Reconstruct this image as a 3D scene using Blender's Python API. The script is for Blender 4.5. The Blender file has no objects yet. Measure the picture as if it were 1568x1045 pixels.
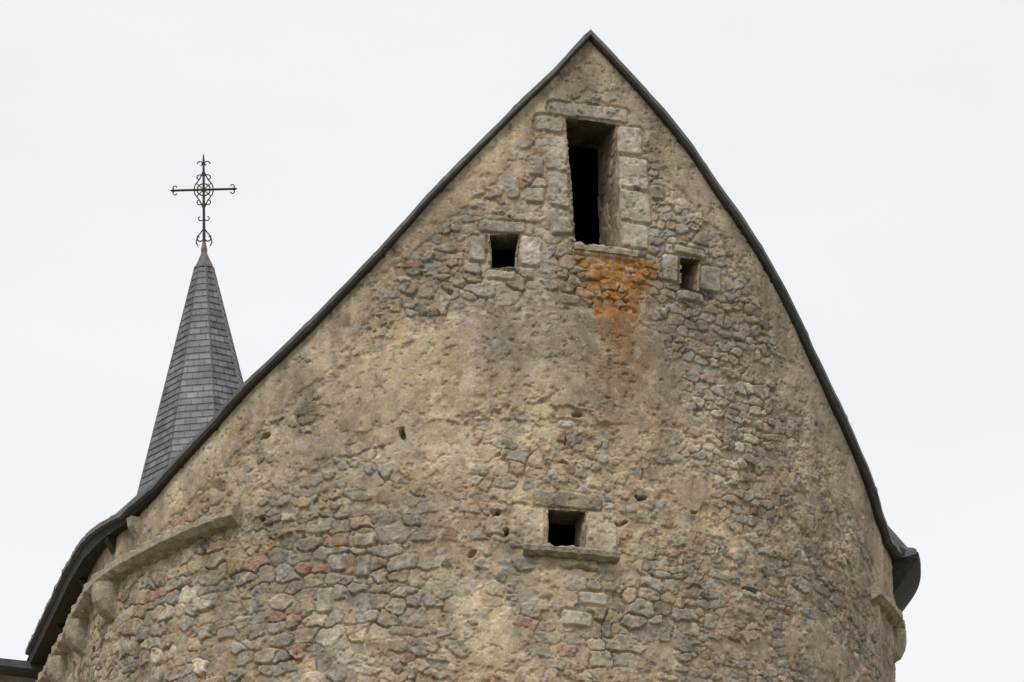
import bpy, math, random
import numpy as np
from mathutils import Vector, Matrix
random.seed(3)
# ------------------------------------------------------------------ materials helpers
def mat_new(name):
    m=bpy.data.materials.new(name); m.use_nodes=True
    nt=m.node_tree; b=nt.nodes['Principled BSDF']; return m,nt,b
def N(nt,t,**kw):
    n=nt.nodes.new(t)
    for k,v in kw.items():
        if k in n.inputs: n.inputs[k].default_value=v
        else: setattr(n,k,v)
    return n
def mixrgb(nt,blend,fac,a,b):
    n=nt.nodes.new('ShaderNodeMix'); n.data_type='RGBA'; n.blend_type=blend
    for sock,val in ((0,fac),(6,a),(7,b)):
        if hasattr(val,'links'): nt.links.new(val,n.inputs[sock])
        else: n.inputs[sock].default_value=val
    return n.outputs[2]
def ramp(nt,src,stops):
    r=nt.nodes.new('ShaderNodeValToRGB'); nt.links.new(src,r.inputs[0])
    el=r.color_ramp.elements
    el[0].position=stops[0][0]; el[0].color=stops[0][1]
    el[1].position=stops[-1][0]; el[1].color=stops[-1][1]
    for p,c in stops[1:-1]:
        e=el.new(p); e.color=c
    return r.outputs[0]
def G(v): return (v,v,v,1)
def simple_mat(name,col,rough=.8,metal=0,var=.35,scale=8,bump=.3,bscale=40,col2=None):
    m,nt,b=mat_new(name)
    tc=N(nt,'ShaderNodeTexCoord')
    n1=N(nt,'ShaderNodeTexNoise',Scale=scale,Detail=8.0,Roughness=.65)
    nt.links.new(tc.outputs['Object'],n1.inputs['Vector'])
    c2=col2 if col2 else tuple(c*(1-var) for c in col)
    c=ramp(nt,n1.outputs['Fac'],[(.3,(*c2,1)),(.68,(*[min(1,x*(1+var*.5)) for x in col],1))])
    nt.links.new(c,b.inputs['Base Color'])
    b.inputs['Roughness'].default_value=rough; b.inputs['Metallic'].default_value=metal
    n2=N(nt,'ShaderNodeTexNoise',Scale=bscale,Detail=6.0)
    nt.links.new(tc.outputs['Object'],n2.inputs['Vector'])
    bp=N(nt,'ShaderNodeBump',Strength=bump,Distance=.02)
    nt.links.new(n2.outputs['Fac'],bp.inputs['Height']); nt.links.new(bp.outputs[0],b.inputs['Normal'])
    return m
# wall: colour attribute carries stone/plaster layout, nodes add fine grain
wallM,nt,b=mat_new('rubble_masonry')
at=N(nt,'ShaderNodeAttribute',attribute_name='Col')
tc=N(nt,'ShaderNodeTexCoord')
n1=N(nt,'ShaderNodeTexNoise',Scale=48.0,Detail=9.0,Roughness=.75); nt.links.new(tc.outputs['Object'],n1.inputs['Vector'])
n2=N(nt,'ShaderNodeTexNoise',Scale=9.0,Detail=6.0,Roughness=.6); nt.links.new(tc.outputs['Object'],n2.inputs['Vector'])
c=mixrgb(nt,'MULTIPLY',1.0,at.outputs['Color'],ramp(nt,n1.outputs['Fac'],[(.32,G(.68)),(.68,G(1.32))]))
c=mixrgb(nt,'MULTIPLY',1.0,c,ramp(nt,n2.outputs['Fac'],[(.3,(.85,.85,.88,1)),(.7,(1.15,1.13,1.10,1))]))
nt.links.new(c,b.inputs['Base Color']); b.inputs['Roughness'].default_value=.95
b.inputs['Specular IOR Level'].default_value=.15
n3=N(nt,'ShaderNodeTexNoise',Scale=70.0,Detail=8.0,Roughness=.7); nt.links.new(tc.outputs['Object'],n3.inputs['Vector'])
bp=N(nt,'ShaderNodeBump',Strength=.55,Distance=.012); nt.links.new(n3.outputs['Fac'],bp.inputs['Height']); nt.links.new(bp.outputs[0],b.inputs['Normal'])

stoneM=simple_mat('cornice_stone',(.42,.355,.25),.95,var=.4,scale=14,bump=.6,bscale=50,col2=(.22,.19,.14))
sillM=simple_mat('lichened_sill_stone',(.38,.325,.23),.95,scale=18,bump=.6,col2=(.17,.145,.105))
leadM=simple_mat('weathered_zinc',(.125,.125,.13),.55,metal=.0,var=.35,scale=5,bump=.25,bscale=25,col2=(.06,.057,.056))
soffM=simple_mat('dark_soffit_timber',(.045,.038,.032),.9,scale=12,col2=(.02,.017,.015))
slateRoofM=simple_mat('roof_slate',(.07,.073,.08),.6,scale=20)
ironM=simple_mat('wrought_iron',(.022,.018,.015),.7,scale=30,col2=(.05,.028,.015))
grassM=simple_mat('ground_grass',(.07,.09,.035),.95,scale=.6,bump=.5,bscale=8,col2=(.16,.13,.09))

# ------------------------------------------------------------------ plan of the wall
R=4.0; aL=math.radians(-74.411); aR=aL+math.pi
sL=R*aL; sR=R*aR
bk=math.radians(13.2)
BACK=np.array([-math.sin(bk),math.cos(bk)])     # direction of the nave (backwards)
def pos(S,Z,H):
    S=np.asarray(S,float); a=np.clip(S/R,aL,aR)
    nx,ny=np.sin(a),-np.cos(a)
    ex=np.maximum(sL-S,0)+np.maximum(S-sR,0)
    x=nx*(R+H)+BACK[0]*ex; y=ny*(R+H)+BACK[1]*ex
    return np.stack([x,y,Z+0*x],-1)
edge=[(-30,12.5,.27),(-6.0,12.5,.25),(-5.11,12.5,.22),(-4.5,12.5,.19),(-4.16,12.5,.16),(-3.64,12.65,.13),(-3.22,12.88,.12),(-2.81,13.14,.12),(-2.44,13.43,.12),(-2.09,13.68,.12),(-1.8,13.92,.12),(-1.46,14.25,.12),(-1.19,14.53,.12),(-.93,14.84,.12),(-.73,15.09,.12),(-.53,15.32,.12),(-.36,15.52,.12),(-.13,15.79,.12),(.10,16.07,.12),(.36,16.37,.12),(.56,16.65,.12),(.71,16.84,.12),
(.93,16.62,.12),(1.22,16.34,.12),(1.45,16.12,.12),(1.73,15.83,.12),(2.01,15.5,.12),(2.31,15.2,.12),(2.63,14.86,.12),(2.88,14.56,.12),(3.2,14.16,.12),(3.56,13.78,.12),(3.92,13.46,.12),(4.28,13.17,.12),(4.53,12.93,.12),(4.85,12.74,.12),(5.25,12.72,.14),(5.33,12.78,.27),(30,12.78,.28)]
E=np.array(edge)
def ztop(s): return np.interp(s,E[:,0],E[:,1])
def over(s): return np.interp(s,E[:,0],E[:,2])
# ------------------------------------------------------------------ numpy noise
def hsh(a,b,k): 
    v=np.sin(a*127.1+b*311.7+k*74.7)*43758.5453
    return v-np.floor(v)
def vn(x,y,k):
    xi=np.floor(x); yi=np.floor(y); fx=x-xi; fy=y-yi
    fx=fx*fx*fx*(fx*(fx*6-15)+10); fy=fy*fy*fy*(fy*(fy*6-15)+10)
    a=hsh(xi,yi,k); b_=hsh(xi+1,yi,k); c_=hsh(xi,yi+1,k); d=hsh(xi+1,yi+1,k)
    return (a+(b_-a)*fx)*(1-fy)+(c_+(d-c_)*fx)*fy
def fbm(x,y,k,o=4):
    s=0;am=.5;t=0
    for i in range(o):
        s=s+am*vn(x,y,k+i*13.7); t+=am; am*=.52; x=x*2.03+3.1; y=y*2.03+7.7
    return s/t
def ss(a,b_,x):
    t=np.clip((x-a)/(b_-a),0,1); return t*t*(3-2*t)
def worley(S,Z,cw,ch,k,p=2.6):
    v=Z/ch; r=np.floor(v)
    d1=np.full(S.shape,9.);d2=np.full(S.shape,9.);i1=np.zeros(S.shape);j1=np.zeros(S.shape)
    for dr in(-1,0,1):
        rr=r+dr; off=hsh(rr,rr*.37,k)*5; wr=cw*(.75+.55*hsh(rr,3.3,k+1))
        c_=np.floor(S/wr+off)
        for dc in(-1,0,1):
            cc=c_+dc
            h1=hsh(cc,rr,k+2);h2=hsh(cc,rr,k+3);h3=hsh(cc,rr,k+4);h4=hsh(cc,rr,k+5)
            cx=(cc+.5+.6*(h1-.5)-off)*wr; cz=(rr+.5+.55*(h2-.5))*ch
            d=((np.abs(S-cx)/(.5*wr*(.6+.75*h3)))**p+(np.abs(Z-cz)/(.5*ch*(.6+.75*h4)))**p)**(1/p)
            n=d<d1
            d2=np.where(n,d1,np.minimum(d2,d)); i1=np.where(n,cc,i1); j1=np.where(n,rr,j1); d1=np.where(n,d,d1)
    return d1,d2,i1,j1
def blob(S,Z,s,z,rs,rz,pw=2.0):
    return np.exp(-((np.abs(S-s)/rs)**pw+(np.abs(Z-z)/rz)**pw))
# openings: quads (TL,TR,BR,BL) in wall coordinates
openings=[[(.51,15.94),(1.00,15.93),(1.07,14.67),(.64,14.67)],
          [(-.16,14.70),(.12,14.72),(.10,14.38),(-.14,14.37)],
          [(1.67,14.69),(1.89,14.71),(1.88,14.40),(1.68,14.38)],
          [(.46,12.05),(.81,12.06),(.81,11.72),(.47,11.68)]]
def quad_sd(S,Z,q):
    d=np.full(S.shape,9.)
    for i in range(4):
        (x0,y0),(x1,y1)=q[i],q[(i+1)%4]
        ex,ey=x1-x0,y1-y0; l=math.hypot(ex,ey)
        d=np.minimum(d,((S-x0)*ey-(Z-y0)*ex)/l)
    return d   # >0 inside for clockwise quads
holes=[(-2.28,12.85,.10,.05),(-.87,12.75,.05,.08),(-.19,11.61,.07,.035),(-.02,11.97,.04,.06),(-2.25,12.03,.09,.05),
(.72,12.96,.10,.045),(1.33,12.27,.08,.045),(1.14,11.99,.09,.035),(1.87,12.21,.05,.035),(2.51,11.59,.13,.045),
(.10,11.83,.035,.09),(.6,12.5,.08,.025),(.80,11.52,.30,.035)]
# dressed blocks (s,z,w,h,lean,tone)
ash=[(.36,15.86,.29,.18,.0,1.0),(.425,15.57,.23,.36,.1,1.05),(.465,15.20,.22,.36,.1,1.0),(.505,14.87,.22,.27,.1,1.0),(.25,15.42,.16,.2,0,.85),(.25,15.12,.19,.17,0,.8),
(1.14,15.78,.26,.29,.05,1.05),(1.19,15.46,.30,.33,.05,1.12),(1.21,15.12,.32,.33,.05,1.08),(1.215,14.82,.29,.26,.03,1.12),(1.43,15.3,.14,.16,0,.8),
(.72,16.025,.78,.16,0,.85),(.93,14.6,.62,.09,0,1.2),
(-.04,14.79,.44,.14,0,.85),(.23,14.56,.22,.31,0,1.08),(-.04,14.31,.28,.11,0,1.0),(-.26,14.56,.18,.28,0,.9),
(1.58,14.56,.17,.28,0,1.05),(2.0,14.54,.23,.27,0,1.1),(1.78,14.765,.34,.10,0,.8),(1.8,14.32,.28,.11,0,.95),
(.29,11.87,.33,.43,0,1.15),(.965,11.88,.30,.39,0,1.1),(.64,12.15,.66,.18,0,.62),(.01,11.87,.2,.2,0,1.0),(.01,12.04,.17,.1,0,1.05),
(-1.45,11.55,.2,.17,0,1.0),(-1.2,11.75,.22,.14,0,.9),(-1.55,11.2,.18,.26,0,1.1),(-1.2,11.5,.16,.22,0,.85),(-2.9,11.35,.3,.16,0,1.1),(.6,12.88,.16,.09,0,1.25),(.9,11.25,.28,.14,0,1.2),(.75,11.05,.3,.16,0,1.2),(1.9,11.1,.12,.14,0,1.15),(2.05,11.2,.12,.16,0,1.2)]
def field(S,Z):
    zt=ztop(S)
    wx=(fbm(S*5,Z*5,11)-.5)*.13; wz=(fbm(S*5,Z*5,12)-.5)*.11
    Sw=S+wx; Zw=Z+wz+.03*np.sin(S*1.3)
    a1,a2,ai,aj=worley(Sw,Zw,.21,.13,1.0)
    b1,b2,bi,bj=worley(Sw,Zw,.13,.086,31.0,2.3)
    big=fbm(S*.9,Z*.9,51,3)+.24*blob(S,Z,-2.6,11.3,1.8,1.1,4)-.12*ss(1.3,2.4,S)
    A=big>.53
    d1=np.where(A,a1,b1);d2=np.where(A,a2,b2);ci=np.where(A,ai,bi+500);cj=np.where(A,aj,bj+900)
    ed=d2-d1
    rough=fbm(S*28,Z*28,71,4)-.5
    e=ss(.03,.28,ed+.12*rough)*ss(1.5,1.0,d1)
    r1=hsh(ci,cj,61);r2=hsh(ci,cj,62);r3=hsh(ci,cj,63);r4=hsh(ci,cj,64)
    med=fbm(S*7,Z*7,72,4)-.5
    hs=e*(.007+.034*r3)+e*rough*.018+e*med*.013
    low=fbm(S*1.6,Z*1.6,81,4)-.5
    band=np.clip((zt-Z),0,9)
    cv=.016+.060*low+.026*med+.003*rough
    cv=cv+.038*blob(S,Z,.75,13.42,1.35,.52,4)+.022*blob(S,Z,-1.2,13.2,1.1,.65,3)
    cv=cv+.036*ss(.75,.25,band+.3*(low+med))
    cv=cv+.020*blob(S,Z,.2,12.45,1.0,.4,3)+.020*blob(S,Z,.0,11.1,.6,.7)+.012*blob(S,Z,3.2,12.9,1.2,1.0)+.012*blob(S,Z,1.9,12.5,.7,.5)
    cv=cv-.024*blob(S,Z,-.3,14.35,.95,.45,3)-.022*blob(S,Z,2.1,13.9,.65,1.1,3)-.012*blob(S,Z,.3,15.2,.5,.7)
    cv=cv-.018*blob(S,Z,-2.6,11.2,1.7,.85,4)-.022*blob(S,Z,.85,11.2,.4,.3)-.006*blob(S,Z,2.2,11.5,1.6,.9)
    ct=cv-.030+.011*(fbm(S*17,Z*17,83,3)-.5)
    coat=ss(-.0012,.002,ct); thick=ss(0,.012,ct)
    P=cv*.72*(1-.7*thick)+.030*.7*thick+.012*coat
    zl=12.93+.06*np.sin(S*2.1+.5)+.26*(fbm(S*4.2,Z*0+3,85,5)-.5)
    stp=ss(.02,-.004,zl-Z)*ss(-.8,-.3,S+.5*(low+med))*ss(1.4,.9,S+.5*(low+med))*ss(.5,.1,Z-zl); P=P+.026*stp*ss(.30,.45,fbm(S*6,Z*6,87,3))
    # colours
    grey=np.array([.325,.305,.262]);beige=np.array([.42,.34,.235]);red=np.array([.345,.215,.155]);dark=np.array([.22,.20,.165]);pale=np.array([.53,.47,.365])
    sc=np.where((r1<.50)[...,None],grey,beige); sc=np.where((r1>.925)[...,None],red,sc); sc=np.where((r1>.83)[...,None]&(r1<=.925)[...,None],dark,sc); sc=np.where((r1<.12)[...,None],pale,sc)
    greyreg=np.clip(blob(S,Z,.1,14.6,1.2,1.0)+blob(S,Z,2.3,14.0,.9,1.4)+.6*ss(2.6,4.2,S),0,1)
    sc=sc*(1-.5*greyreg[...,None])+grey*.5*greyreg[...,None]
    sc=sc*(.80+.40*r2)[...,None]*(1+.55*(rough+med))[...,None]
    pl1=np.array([.455,.352,.232]);pl2=np.array([.36,.298,.213]);pl3=np.array([.58,.475,.33]);pl4=np.array([.40,.285,.20])
    t=ss(.35,.66,fbm(S*1.1+4,Z*.8,91,4))
    t=np.clip(t*.9+.35*greyreg,0,1)
    pc=pl1*(1-t)[...,None]+pl2*t[...,None]
    pk=(ss(.55,.72,fbm(S*1.9+8,Z*1.7,93,4))*.6*(1-greyreg))[...,None]; pc=pc*(1-pk)+pl4*pk
    t3=ss(.52,.70,fbm(S*2.3,Z*2.0,95,4))*(1-greyreg)+.9*blob(S,Z,-.1,12.75,.35,.2)+.9*blob(S,Z,.4,12.84,.6,.09)+.6*blob(S,Z,.15,11.2,.4,.5)+.45*ss(.5,.1,band)*ss(-.2,-1.5,S)
    t3=np.clip(t3,0,1)[...,None]*.7
    pc=pc*(1-t3)+pl3*t3
    film=np.clip(ss(.42,.62,fbm(S*11,Z*11,97,4))*.55+.07,0,1)[...,None]
    sc=sc*(1-film)+pc*.97*film
    pc=pc*(1+.48*med+.42*rough)[...,None]
    mort=np.array([.33,.26,.175])
    lowm=ss(.006,-.014,P)[...,None]
    pc=pc*(1-.6*lowm)+mort*.6*lowm
    oj=ss(.12,.03,ed+.1*rough)*ss(.52,.63,fbm(S*3.1,Z*3.1,151,4))*(1-coat)*ss(.032,.016,cv)
    wob=(fbm(S*9,Z*9,101,3)-.5)*.036; wob2=(fbm(S*9,Z*9,102,3)-.5)*.036
    for k,(s,z,w,h,ln,tn) in enumerate(ash):
        m=(np.abs(S-s)<w)&(np.abs(Z-z)<h)
        if not m.any(): continue
        x=S[m]-s+(Z[m]-z)*ln+wob[m]; y=Z[m]-z+wob2[m]
        d=np.minimum(w/2-np.abs(x),h/2-np.abs(y)); rc=.04
        cx=np.maximum(np.abs(x)-w/2+rc,0);cy=np.maximum(np.abs(y)-h/2+rc,0)
        d=np.where((cx>0)&(cy>0),rc-np.hypot(cx,cy),d)
        ee=ss(.002,.024,d); inn=d>.002
        hh=.030+.016*hsh(k,1.,5)+.009*rough[m]+.014*med[m]
        base=np.array([.425,.388,.31])*tn*(1-.12*hsh(k,2.,5))
        if 21<=k<=25: base=np.array([.44,.365,.26])*tn
        hs_m=hs[m]; hs[m]=np.where(inn,hh*ee,np.where(d>-.010,0,hs_m))
        scm=sc[m]; cl_=base*(1+.8*med[m]+.6*rough[m])[...,None]; sc[m]=np.where(inn[...,None],cl_,scm)
        P_m=P[m]; P[m]=np.where(d>-.010,np.minimum(P_m,.017),P_m)
        o_m=oj[m]; oj[m]=np.where(d>.002,0,o_m)
    wgt=ss(-.004,.004,hs-P)
    Hh=np.maximum(hs,P)-.026*oj
    col=pc*(1-wgt)[...,None]+sc*wgt[...,None]
    pit=ss(.69,.79,fbm(S*14,Z*14,111,3)); Hh=Hh-.014*pit
    pit2=ss(.67,.75,fbm(S*27,Z*24,113,2)); Hh=Hh-.008*pit2*ss(.4,.6,fbm(S*2,Z*2,114,2))
    for k,(s,z,w,h) in enumerate(holes):
        m=(np.abs(S-s)<w*1.5+.05)&(np.abs(Z-z)<h*1.5+.06)
        if not m.any(): continue
        x=S[m]-s+wob[m]*2.8;y=Z[m]-z+wob2[m]*2.2
        d=((np.abs(x)/(w/2))**2.6+(np.abs(y)/(h/2))**2.6)**(1/2.6)
        Hh[m]=Hh[m]-min(.13,2.1*h)*ss(1.35,.7,d)
    inside=np.zeros(S.shape)-9
    for q in openings: inside=np.maximum(inside,quad_sd(S,Z,q))
    # lichens and stains
    st=fbm(S*6,Z*4,121,4); st2=fbm(S*22,Z*22,122,3)
    bs=fbm(S*1.5+3,Z*1.2,155,5); col=col*(.84+.33*ss(.3,.68,bs))[...,None]
    wd=np.interp(Z,[12.9,13.5,13.95,14.2,14.56],[.07,.10,.17,.29,.36])
    core=ss(1.35,.6,np.abs(S-1.0-.05*(14.5-Z))/wd+(st-.5)*1.7)*ss(13.6,14.05,Z+(st-.5)*.7)*ss(14.62,14.56,Z)
    orange=np.array([.41,.185,.045])
    a=np.clip(core*(.5+.5*ss(.22,.48,st2))*.95,0,1)[...,None]; col=col*(1-a)+orange*(.55+.85*st2)[...,None]*a
    sta=ss(1.6,.3,np.abs(S-1.12)/.24+(st-.5))*ss(12.9,13.5,Z)*ss(14.5,13.9,Z)*.6
    a=sta[...,None]; col=col*(1-a)+col*np.array([.78,.58,.40])*a
    yl=(ss(.62,.70,fbm(S*12,Z*12,131,4))*(1.3*blob(S,Z,.95,14.62,.5,.1)+.25*blob(S,Z,1.5,15.2,.4,.6)+.12))
    yl=np.clip(yl,0,.8)[...,None]; col=col*(1-yl)+np.array([.42,.34,.10])*yl
    olich=(ss(.70,.77,fbm(S*9+7,Z*9,133,4))*ss(-.6,-2.0,S)*ss(12.4,11.9,Z)*.6)[...,None]; col=col*(1-olich)+np.array([.40,.21,.08])*olich
    pale_l=(ss(.63,.73,fbm(S*16,Z*16,135,3))*.45)[...,None]; col=col*(1-pale_l)+np.array([.54,.51,.43])*pale_l
    dk_l=(ss(.65,.77,fbm(S*13+9,Z*13,137,4))*.5)[...,None]; col=col*(1-dk_l)+np.array([.17,.15,.12])*dk_l
    stk=fbm(S*5,Z*.7,141,4)
    col=col*(1-.28*ss(.5,.72,stk)*ss(1.6,.0,band))[...,None]
    stk2=fbm(S*3.2,Z*.9,143,4); col=col*(1-.16*ss(.48,.7,stk2))[...,None]
    brick=(blob(S,Z,.15,11.05,.28,.22)*ss(.35,.6,r4)*.7)[...,None]*wgt[...,None]; col=col*(1-brick)+np.array([.28,.16,.11])*brick
    return Hh,np.clip(col,.01,.8),inside
def grid_mesh(name,V,Cc,F):
    me=bpy.data.meshes.new(name); n=len(V)
    me.vertices.add(n); me.vertices.foreach_set('co',V.astype(np.float32).ravel())
    me.loops.add(F.size); me.loops.foreach_set('vertex_index',F.astype(np.int32).ravel())
    me.polygons.add(len(F)); me.polygons.foreach_set('loop_start',np.arange(0,F.size,4,dtype=np.int32))
    me.update(calc_edges=True)
    ca=me.color_attributes.new('Col','FLOAT_COLOR','POINT')
    ca.data.foreach_set('color',np.concatenate([Cc,np.ones((n,1))],1).astype(np.float32).ravel())
    me.polygons.foreach_set('use_smooth',np.ones(len(F),dtype=bool))
    me.materials.append(wallM)
    o=bpy.data.objects.new(name,me); bpy.context.collection.objects.link(o); return o
def make_wall(name,s0,s1,z0,z1,step):
    ns=max(2,int(round((s1-s0)/step))+1); nz=max(2,int(round((z1-z0)/step))+1)
    S,Z=np.meshgrid(np.linspace(s0,s1,ns),np.linspace(z0,z1,nz))
    keep=Z<=ztop(S)-.015
    Hh,col,I=field(S,Z)
    idx=np.full(S.shape,-1,dtype=np.int64); idx[keep]=np.arange(keep.sum())
    q=np.stack([idx[:-1,:-1],idx[:-1,1:],idx[1:,1:],idx[1:,:-1]],-1)
    im=np.minimum(np.minimum(I[:-1,:-1],I[:-1,1:]),np.minimum(I[1:,1:],I[1:,:-1]))
    ok=(q.min(-1)>=0)&(im<=.0)
    return grid_mesh(name,pos(S[keep],Z[keep],Hh[keep]),col[keep],q[ok])
church=bpy.data.objects.new('stone_church',None); bpy.context.collection.objects.link(church)
def child(o,p=church): o.parent=p; return o
def mesh_obj(name,verts,faces,mat,smooth=False,parent=church):
    me=bpy.data.meshes.new(name); me.from_pydata([tuple(map(float,v)) for v in verts],[],faces); me.update()
    me.materials.append(mat)
    if smooth: me.polygons.foreach_set('use_smooth',[True]*len(me.polygons))
    o=bpy.data.objects.new(name,me); bpy.context.collection.objects.link(o)
    if parent: o.parent=parent
    return o
child(make_wall('apse_wall',sL,6.1,10.1,16.85,.0085))
child(make_wall('flank_wall_upper',-9.9,sL,10.1,12.5,.02))
child(make_wall('flank_wall_rear',-20.0,-9.9,10.1,12.5,.08))
child(make_wall('apse_wall_rear',6.1,sR+15,10.1,12.8,.06))
child(make_wall('wall_lower',-20.0,sR+15,0.0,10.1,.07))
# window reveals: rubble-built sides running back into the thickness of the wall
def reveal(name,q,depth,k0):
    per=[];side=[]
    for i in range(4):
        (x0,y0),(x1,y1)=q[i],q[(i+1)%4]; n=int(math.hypot(x1-x0,y1-y0)/.012)
        for t in range(n): per.append((x0+(x1-x0)*t/n,y0+(y1-y0)*t/n)); side.append(i)
    per.append(per[0]); side.append(0); per=np.array(per); cen=per.mean(0)
    L=np.concatenate([[0],np.cumsum(np.hypot(*np.diff(per,axis=0).T))])
    dd=np.arange(0,depth+.001,.012)
    Lg,Dg=np.meshgrid(L,dd); 
    px=np.repeat(per[None,:,0],len(dd),0); py=np.repeat(per[None,:,1],len(dd),0)
    top_shade=np.where(np.array(side)==0,.38,1.0)[None,:]  # underside of the lintel: shade painted into the vertex colour
    wv=(fbm(Lg*5,Dg*5,k0)-.5)*.08
    d1,d2,i1,j1=worley(Dg+wv,Lg+wv,.2,.15,k0)
    e=ss(.03,.3,d2-d1); r1=hsh(i1,j1,k0+3)
    inn=(e*(.008+.012*r1)+.01*(fbm(Lg*20,Dg*20,k0+5)-.5))*ss(0,.03,Dg)
    vx=cen[0]-px; vy=cen[1]-py; vl=np.hypot(vx,vy)+1e-6
    S=px+vx/vl*inn; Z=py+vy/vl*inn
    V=pos(S,Z,.022-Dg).reshape(-1,3)
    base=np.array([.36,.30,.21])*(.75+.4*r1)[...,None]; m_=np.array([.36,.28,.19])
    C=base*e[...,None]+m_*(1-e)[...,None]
    C=C*(1+1.2*(fbm(Lg*9,Dg*9,k0+7)-.5))[...,None]*top_shade[...,None]
    nl=len(L); nd=len(dd); ii=np.arange(nd*nl).reshape(nd,nl)
    F=np.stack([ii[:-1,:-1],ii[1:,:-1],ii[1:,1:],ii[:-1,1:]],-1).reshape(-1,4)
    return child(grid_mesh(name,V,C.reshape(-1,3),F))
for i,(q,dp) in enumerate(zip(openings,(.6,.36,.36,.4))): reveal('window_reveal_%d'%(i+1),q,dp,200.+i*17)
# ------------------------------------------------------------------ sweeps along the wall line
def sweep(name,slist,prof,mat,zf,smooth=False,caps=True):
    V=[];F=[];n=None
    for s in slist:
        pr=prof(s); n=len(pr)
        for o_,dz in pr: V.append(pos(s,zf(s)+dz,o_))
    for i in range(len(slist)-1):
        for j in range(n):
            a=i*n+j;b_=i*n+(j+1)%n
            F.append((a,b_,b_+n,a+n))
    if caps: F.append(tuple(range(n))[::-1]); F.append(tuple((len(slist)-1)*n+j for j in range(n)))
    return mesh_obj(name,V,F,mat,smooth)
sl=sorted(list(np.arange(-9.25,7.4,.03))+[.71])
def joint(s,per=.62):
    u=(s*1.0)%per; return 1 if u<.035 else 0
def capprof(s):
    o=float(over(s)); w=.008*joint(s)+.003*math.sin(s*9)+.002*math.sin(s*23)
    return [(o-.30,.04),(o-.02,.008+w),(o+.008+w,-.01),(o+.010+w,-.058),(o-.03,-.070)]
sweep('verge_capping',sl,capprof,leadM,lambda s:float(ztop(s)))
def sofprof(s):
    o=float(over(s)); k=1+1.2*float(np.interp(s,[-5,-3.6],[1,0])); return [(o-.035,-.064),(o-.045,-.085*k),(-.1,-.075*k),(-.1,-.02)]
sweep('verge_soffit_board',sl,sofprof,soffM,lambda s:float(ztop(s)))
apex_s=.71; ap=pos(apex_s,16.86,.10)
Fd=-BACK
V=[];F=[]
ss_=list(np.arange(-19.5,sR+14.5,.1))
for s in ss_:
    o=float(over(s)); e=pos(s,float(ztop(s))+.0,o-.06)
    a_=min(float(np.dot(e[:2],Fd)),float(np.dot(ap[:2],Fd)))
    rp=ap[:2]+Fd*(a_-np.dot(ap[:2],Fd))
    V.append(e); V.append((rp[0],rp[1],16.83))
for i in range(len(ss_)-1): F.append((2*i,2*i+2,2*i+3,2*i+1))
mesh_obj('roof_slopes',V,F,slateRoofM)
fl=[pos(s,9.0,-.1) for s in np.arange(-19.5,sR+14.5,.3)]
mesh_obj('attic_floor',fl,[tuple(range(len(fl)))],soffM)
b0=pos(-19.6,0,0);b1=pos(sR+14.4,0,0)
mid=(b0+b1)/2
mesh_obj('nave_rear_wall',[b0,b1,(b1[0],b1[1],12.8),(mid[0],mid[1],16.8),(b0[0],b0[1],12.5)],[(0,1,2,3,4)],stoneM)
def ss1(a,b_,x):
    t=min(1,max(0,(x-a)/(b_-a))); return t*t*(3-2*t)
def eprof(s): 
    k=ss1(5.25,5.36,s)
    return [(.16+.13*k,-.03),(.16+.13*k,-.10),(.02+.02*k,-.10-.36*k),(-.05,-.10-.45*k),(-.05,-.03)]
sweep('eave_boxing',list(np.arange(5.2,sR+14,.04)),eprof,soffM,lambda s:12.78)
def corprof(s):
    w=.012*math.sin(s*17)+.010*math.sin(s*41+1)+.008*math.sin(s*5)
    j=-.02 if (s*1.0)%.55<.03 else 0
    w+=j
    return [(-.05,.07),(.10+w,.065+w*.5),(.16+w,.03),(.16+w,-.035-w),(.10+w,-.08),(.03,-.105-w),(-.05,-.11)]
sweep('cornice_band',list(np.arange(-9.6,-2.47,.03)),corprof,stoneM,lambda s:float(np.interp(s,[-9,-4.6,-3.8,-3.3,-2.8,-2.5],[11.98,11.98,12.0,12.05,12.10,12.13])),caps=True)
sweep('cornice_band_east',list(np.arange(4.45,sR+13,.05)),lambda s:[(a_*.8 if a_>0 else a_,b_*.8) for a_,b_ in corprof(s)],stoneM,lambda s:12.08)
def corbel(name,s,z,w=.27,h=.34,d=.22):
    prof=[(-.05,0),(d,0),(d*1.02,-.10),(d*.92,-.19),(d*.62,-.28),(.02,-h-.02),(-.05,-h-.02)]
    V=[];F=[];m=7
    for i in range(m):
        tt=i/(m-1)*2-1; ds=tt*w/2; rd=math.sqrt(max(0,1-abs(tt)**3.5*.75))
        for o_,dz in prof: V.append(pos(s+ds,z+dz*(.55+.45*rd),o_*rd if o_>0 else o_))
    n=len(prof)
    for i in range(m-1):
        for j in range(n): F.append((i*n+j,i*n+(j+1)%n,(i+1)*n+(j+1)%n,(i+1)*n+j))
    F.append(tuple(range(n))[::-1]); F.append(tuple((m-1)*n+j for j in range(n)))
    return mesh_obj(name,V,F,stoneM)
for i,s in enumerate([-4.55,-5.9,-7.3,-8.6]): corbel('corbel_%d'%(i+1),s,11.88)
corbel('corbel_east',5.55,12.0,w=.24,h=.3,d=.15)
for i,s in enumerate([-4.0,-4.55,-5.9,-7.6]):
    V=[];pr=[(-.05,12.42),(.15,12.40),(.13,12.32),(.02,12.18),(-.05,12.18)]
    for ds in(-.05,.05):
        for o_,z in pr: V.append(pos(s+ds,z,o_))
    F=[(0,1,2,3,4)[::-1],(5,6,7,8,9)]+[(j,(j+1)%5,(j+1)%5+5,j+5) for j in range(5)]
    mesh_obj('eave_bracket_%d'%(i+1),V,F,stoneM if i==0 else soffM)
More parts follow.
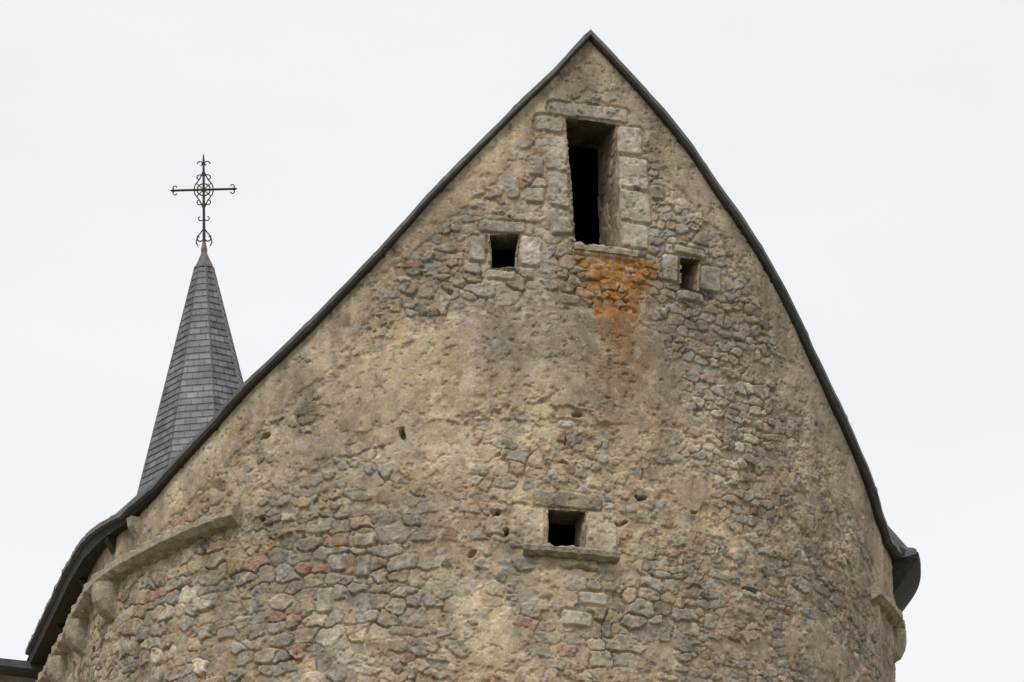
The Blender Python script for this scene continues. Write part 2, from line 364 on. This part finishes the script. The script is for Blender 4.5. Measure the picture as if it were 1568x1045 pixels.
def sillprof(s):
    w=.008*math.sin(s*31)+.006*math.sin(s*57)
    return [(-.05,.035),(.11+w,.032+w),(.14+w,.01),(.13+w,-.03),(.08,-.055+w),(-.05,-.06)]
sweep('window_sill_lower',list(np.arange(.25,1.12,.02)),sillprof,sillM,lambda s:11.66-.005*s)
def sillprof2(s):
    w=.008*math.sin(s*31)+.006*math.sin(s*57)
    return [(-.3,.03),(.045+w,.028+w),(.06+w,.01),(.055+w,-.035),(-.05,-.045)]
sweep('window_sill_upper',list(np.arange(.63,1.24,.02)),sillprof2,stoneM,lambda s:14.64)
# transept on the left behind the choir
def tpt(l,a,z):
    p0=pos(sL-a,0,l); return (p0[0],p0[1],z)
A0=4.2; zt_=12.24
V=[tpt(-.2,A0,0),tpt(3.5,A0,0),tpt(3.5,A0+5,0),tpt(-.2,A0+5,0),tpt(-.2,A0,zt_),tpt(3.5,A0,zt_),tpt(3.5,A0+5,zt_+.6),tpt(-.2,A0+5,zt_+.6)]
mesh_obj('transept_walls',V,[(0,1,5,4),(1,2,6,5),(2,3,7,6)],stoneM)
V=[]
for l in(-.2,3.7):
    for a_,z in((A0-.25,.10),(A0-.25,.02),(A0+.02,-.02),(A0+5.2,.58),(A0+5.2,.68)): V.append(tpt(l,a_,z+zt_))
mesh_obj('transept_roof',V,[(0,1,2,3,4)[::-1],(5,6,7,8,9)]+[(j,(j+1)%5,(j+1)%5+5,j+5) for j in range(5)],leadM)

# ------------------------------------------------------------------ spire
spire=bpy.data.objects.new('church_spire',None); bpy.context.collection.objects.link(spire)
slateM,nt,b=mat_new('spire_slates')
uv=N(nt,'ShaderNodeUVMap'); 
br=N(nt,'ShaderNodeTexBrick'); nt.links.new(uv.outputs[0],br.inputs['Vector'])
br.inputs['Color1'].default_value=(.155,.16,.168,1);br.inputs['Color2'].default_value=(.085,.09,.097,1);br.inputs['Mortar'].default_value=(.04,.042,.046,1)
br.inputs['Scale'].default_value=1.0;br.inputs['Mortar Size'].default_value=.008;br.inputs['Brick Width'].default_value=.17;br.inputs['Row Height'].default_value=.11
tc=N(nt,'ShaderNodeTexCoord');nz_=N(nt,'ShaderNodeTexNoise',Scale=4.0,Detail=7.0);nt.links.new(tc.outputs['Object'],nz_.inputs['Vector'])
c=mixrgb(nt,'MULTIPLY',1.0,br.outputs['Color'],ramp(nt,nz_.outputs['Fac'],[(.32,G(.58)),(.68,G(1.5))]))
nt.links.new(c,b.inputs['Base Color']);b.inputs['Roughness'].default_value=.5
tip=Vector((-4.58,16,22.74)); 
lean=Matrix.Translation(tip)@Matrix.Rotation(math.radians(-4.0),4,'Y').to_4x4()
def sp(r,ang,d): # point d below the tip
    return lean@Vector((r*math.cos(ang),r*math.sin(ang),-d))
rot=math.radians(14)
V=[];F=[];UV=[]
crs=.11; d=.42; courses=[]
def rad(d): return .035+.238*d if d<4.5 else .035+.238*4.5+(d-4.5)*.42
while d<7.2: courses.append(d); d+=crs
for d in courses:
    for k in range(8):
        a0=rot+k*math.pi/4; a1=a0+math.pi/4
        r0=rad(d)+.004; r1=rad(d+crs)+.014
        i=len(V)
        V+= [sp(r1,a0,d+crs),sp(r1,a1,d+crs),sp(r0,a1,d),sp(r0,a0,d)]
        w1=r1*math.sin(math.pi/8);w0=r0*math.sin(math.pi/8)
        F.append((i,i+1,i+2,i+3)); UV.append([(-w1+k*7,-(d+crs)),(w1+k*7,-(d+crs)),(w0+k*7,-d),(-w0+k*7,-d)])
        V+= [sp(r1-.02,a0,d+crs),sp(r1-.02,a1,d+crs)]; F.append((i+4,i+5,i+1,i)); UV.append([(0,0)]*4)
o=mesh_obj('spire_slating',V,F,slateM,parent=spire)
ul=o.data.uv_layers.new(name='UVMap')
for p_,u in zip(o.data.polygons,UV):
    for li,uvv in zip(p_.loop_indices,u): ul.data[li].uv=uvv
V=[];F=[]
hipM=simple_mat('spire_lead_hips',(.13,.135,.145),.5,scale=10)
for k in range(8):
    a0=rot+k*math.pi/4
    pts_=[.4,2.0,4.5,7.2]
    for t,d in enumerate(pts_):
        r=rad(d)
        i=len(V); hw=.022/ max(r,.05)
        V+=[sp(r*.98,a0-hw,d),sp(r+.022,a0,d),sp(r*.98,a0+hw,d)]
        if t: F+=[(i-3,i-2,i+1,i),(i-2,i-1,i+2,i+1)]
mesh_obj('spire_hips',V,F,hipM,parent=spire)
capM=simple_mat('spire_lead_cap',(.17,.135,.10),.6,scale=14,col2=(.07,.06,.055))
V=[];F=[];pr=[(0,.02),(.14,.05),(.2,.045),(.44,.148),(.46,.158),(.47,.12)]
for d,r in pr:
    for k in range(12): V.append(sp(r,k*math.pi/6,d-.02))
for i in range(len(pr)-1):
    for k in range(12): F.append((i*12+k,(i+1)*12+k,(i+1)*12+(k+1)%12,i*12+(k+1)%12))
mesh_obj('spire_cap',V,F,capM,parent=spire)
cb=sp(0,0,7.2); V=[];hw=1.9
for z in(0,15.6):
    for sx,sy in((-1,-1),(1,-1),(1,1),(-1,1)): V.append((cb.x+sx*hw,cb.y+sy*hw,z))
mesh_obj('bell_tower_walls',V,[(0,1,5,4),(1,2,6,5),(2,3,7,6),(3,0,4,7),(4,5,6,7)],stoneM,parent=spire)
# ------------------------------------------------------------------ iron cross
cu=bpy.data.curves.new('iron_cross','CURVE'); cu.dimensions='3D'; cu.bevel_depth=.0125; cu.bevel_resolution=2
def cl(pts_,rad_=1.0):
    s_=cu.splines.new('POLY'); s_.points.add(len(pts_)-1)
    for i,(x,z) in enumerate(pts_):
        p3=lean@Vector((x,0,z)); s_.points[i].co=(p3.x,p3.y,p3.z,1); s_.points[i].radius=rad_ if not isinstance(rad_,list) else rad_[i]
cz=.87
cl([(0,-.05),(0,.3),(0,1.36),(0,1.46)],[2.0,1.7,1.4,.5])
cl([(-.46,cz),(.46,cz)],1.5)
def spiral(x,z,r,a0,turn,n=14,rad_=.75):
    cl([(x+r*(1-.55*i/n)*math.cos(a0+turn*i/n),z+r*(1-.55*i/n)*math.sin(a0+turn*i/n)) for i in range(n+1)],rad_)
for sx in(-1,1):
    ex,ez=sx*.46,cz
    for sz in(-1,1): spiral(ex-sx*.03,ez+sz*.045,.045,math.atan2(-sz,0),-sx*sz*-4.4)
    cl([(ex,ez),(ex+sx*.05,ez)],[2.4,.6])
    spiral(sx*.05,1.30,.05,math.pi/2*(1-sx)+0, sx*4.6)
    spiral(sx*.065,cz+.2,.06,math.pi if sx>0 else 0,sx*-4.6)
    spiral(sx*.065,cz-.2,.06,math.pi if sx>0 else 0,sx*4.6)
    spiral(sx*.05,.40,.05,math.pi if sx>0 else 0,sx*4.6)
    spiral(sx*.065,.07,.06,math.pi if sx>0 else 0,sx*4.6,rad_=.9)
    cl([(sx*.01,cz-.30),(sx*.06,cz-.18),(sx*.13,cz-.08),(sx*.15,cz),(sx*.13,cz+.08),(sx*.06,cz+.18),(sx*.01,cz+.30)],.8)
    cl([(sx*.01,.22),(sx*.05,.16),(sx*.10,.10),(sx*.12,.0),(sx*.09,-.06)],.8)
cl([(.10*math.cos(t/16*2*math.pi),cz+.10*math.sin(t/16*2*math.pi)) for t in range(17)],.9)
for t in(.25,.75,1.25,1.75): cl([(0,cz),(.16*math.cos(t*math.pi),cz+.16*math.sin(t*math.pi))],.7)
cu.materials.append(ironM)
co=bpy.data.objects.new('iron_cross',cu); bpy.context.collection.objects.link(co)
# ------------------------------------------------------------------ ground
mesh_obj('ground',[(-3000,-3000,0),(3000,-3000,0),(3000,3000,0),(-3000,3000,0)],[(0,1,2,3)],grassM,parent=None)
# ------------------------------------------------------------------ light and sky
w=bpy.data.worlds.new('World'); bpy.context.scene.world=w; w.use_nodes=True; nt=w.node_tree
bg=nt.nodes['Background']
sky=N(nt,'ShaderNodeTexSky'); sky.sky_type='NISHITA'; sky.sun_disc=False
sun_el=math.radians(50)
sky.sun_elevation=sun_el
tc=N(nt,'ShaderNodeTexCoord'); mp=N(nt,'ShaderNodeMapping'); mp.inputs['Scale'].default_value=(1,1,2.5)
nt.links.new(tc.outputs['Generated'],mp.inputs[0])
cn=N(nt,'ShaderNodeTexNoise',Scale=2.4,Detail=5.0,Roughness=.5); nt.links.new(mp.outputs[0],cn.inputs['Vector'])
cloud=ramp(nt,cn.outputs['Fac'],[(.3,(7.7,7.85,8.15,1)),(.7,(9.2,9.2,9.3,1))])
mx=mixrgb(nt,'MIX',.94,sky.outputs[0],cloud)
nt.links.new(mx,bg.inputs['Color']); bg.inputs['Strength'].default_value=.107
sd=bpy.data.lights.new('sun','SUN'); sd.energy=1.5; sd.angle=math.radians(14); sd.color=(1,.95,.88)
so=bpy.data.objects.new('sun',sd); bpy.context.collection.objects.link(so)
az=math.radians(-24)
dirv=Vector((math.sin(az)*math.cos(sun_el),-math.cos(az)*math.cos(sun_el),math.sin(sun_el)))
so.rotation_euler=dirv.to_track_quat('Z','Y').to_euler()
sky.sun_rotation=math.atan2(dirv.x,dirv.y)
# ------------------------------------------------------------------ camera
D,yaw,pitch,roll,f=35.48828,-.00272,.36586,.03605,5617.97
fw=Vector((math.sin(-yaw)*math.cos(pitch),math.cos(yaw)*math.cos(pitch),math.sin(pitch)))
r=fw.cross(Vector((0,0,1))).normalized();u=r.cross(fw)
r2=r*math.cos(roll)+u*math.sin(roll);u2=-r*math.sin(roll)+u*math.cos(roll)
cam=bpy.data.cameras.new('camera'); cam.lens=f/1568*36; cam.sensor_width=36; cam.clip_end=6000
cobj=bpy.data.objects.new('camera',cam); bpy.context.collection.objects.link(cobj)
M=Matrix((r2,u2,-fw)).transposed().to_4x4(); M.translation=Vector((0,-D,1.6)); cobj.matrix_world=M
sc_=bpy.context.scene; sc_.camera=cobj
sc_.view_settings.view_transform='Standard'; sc_.view_settings.look='None'; sc_.view_settings.exposure=0
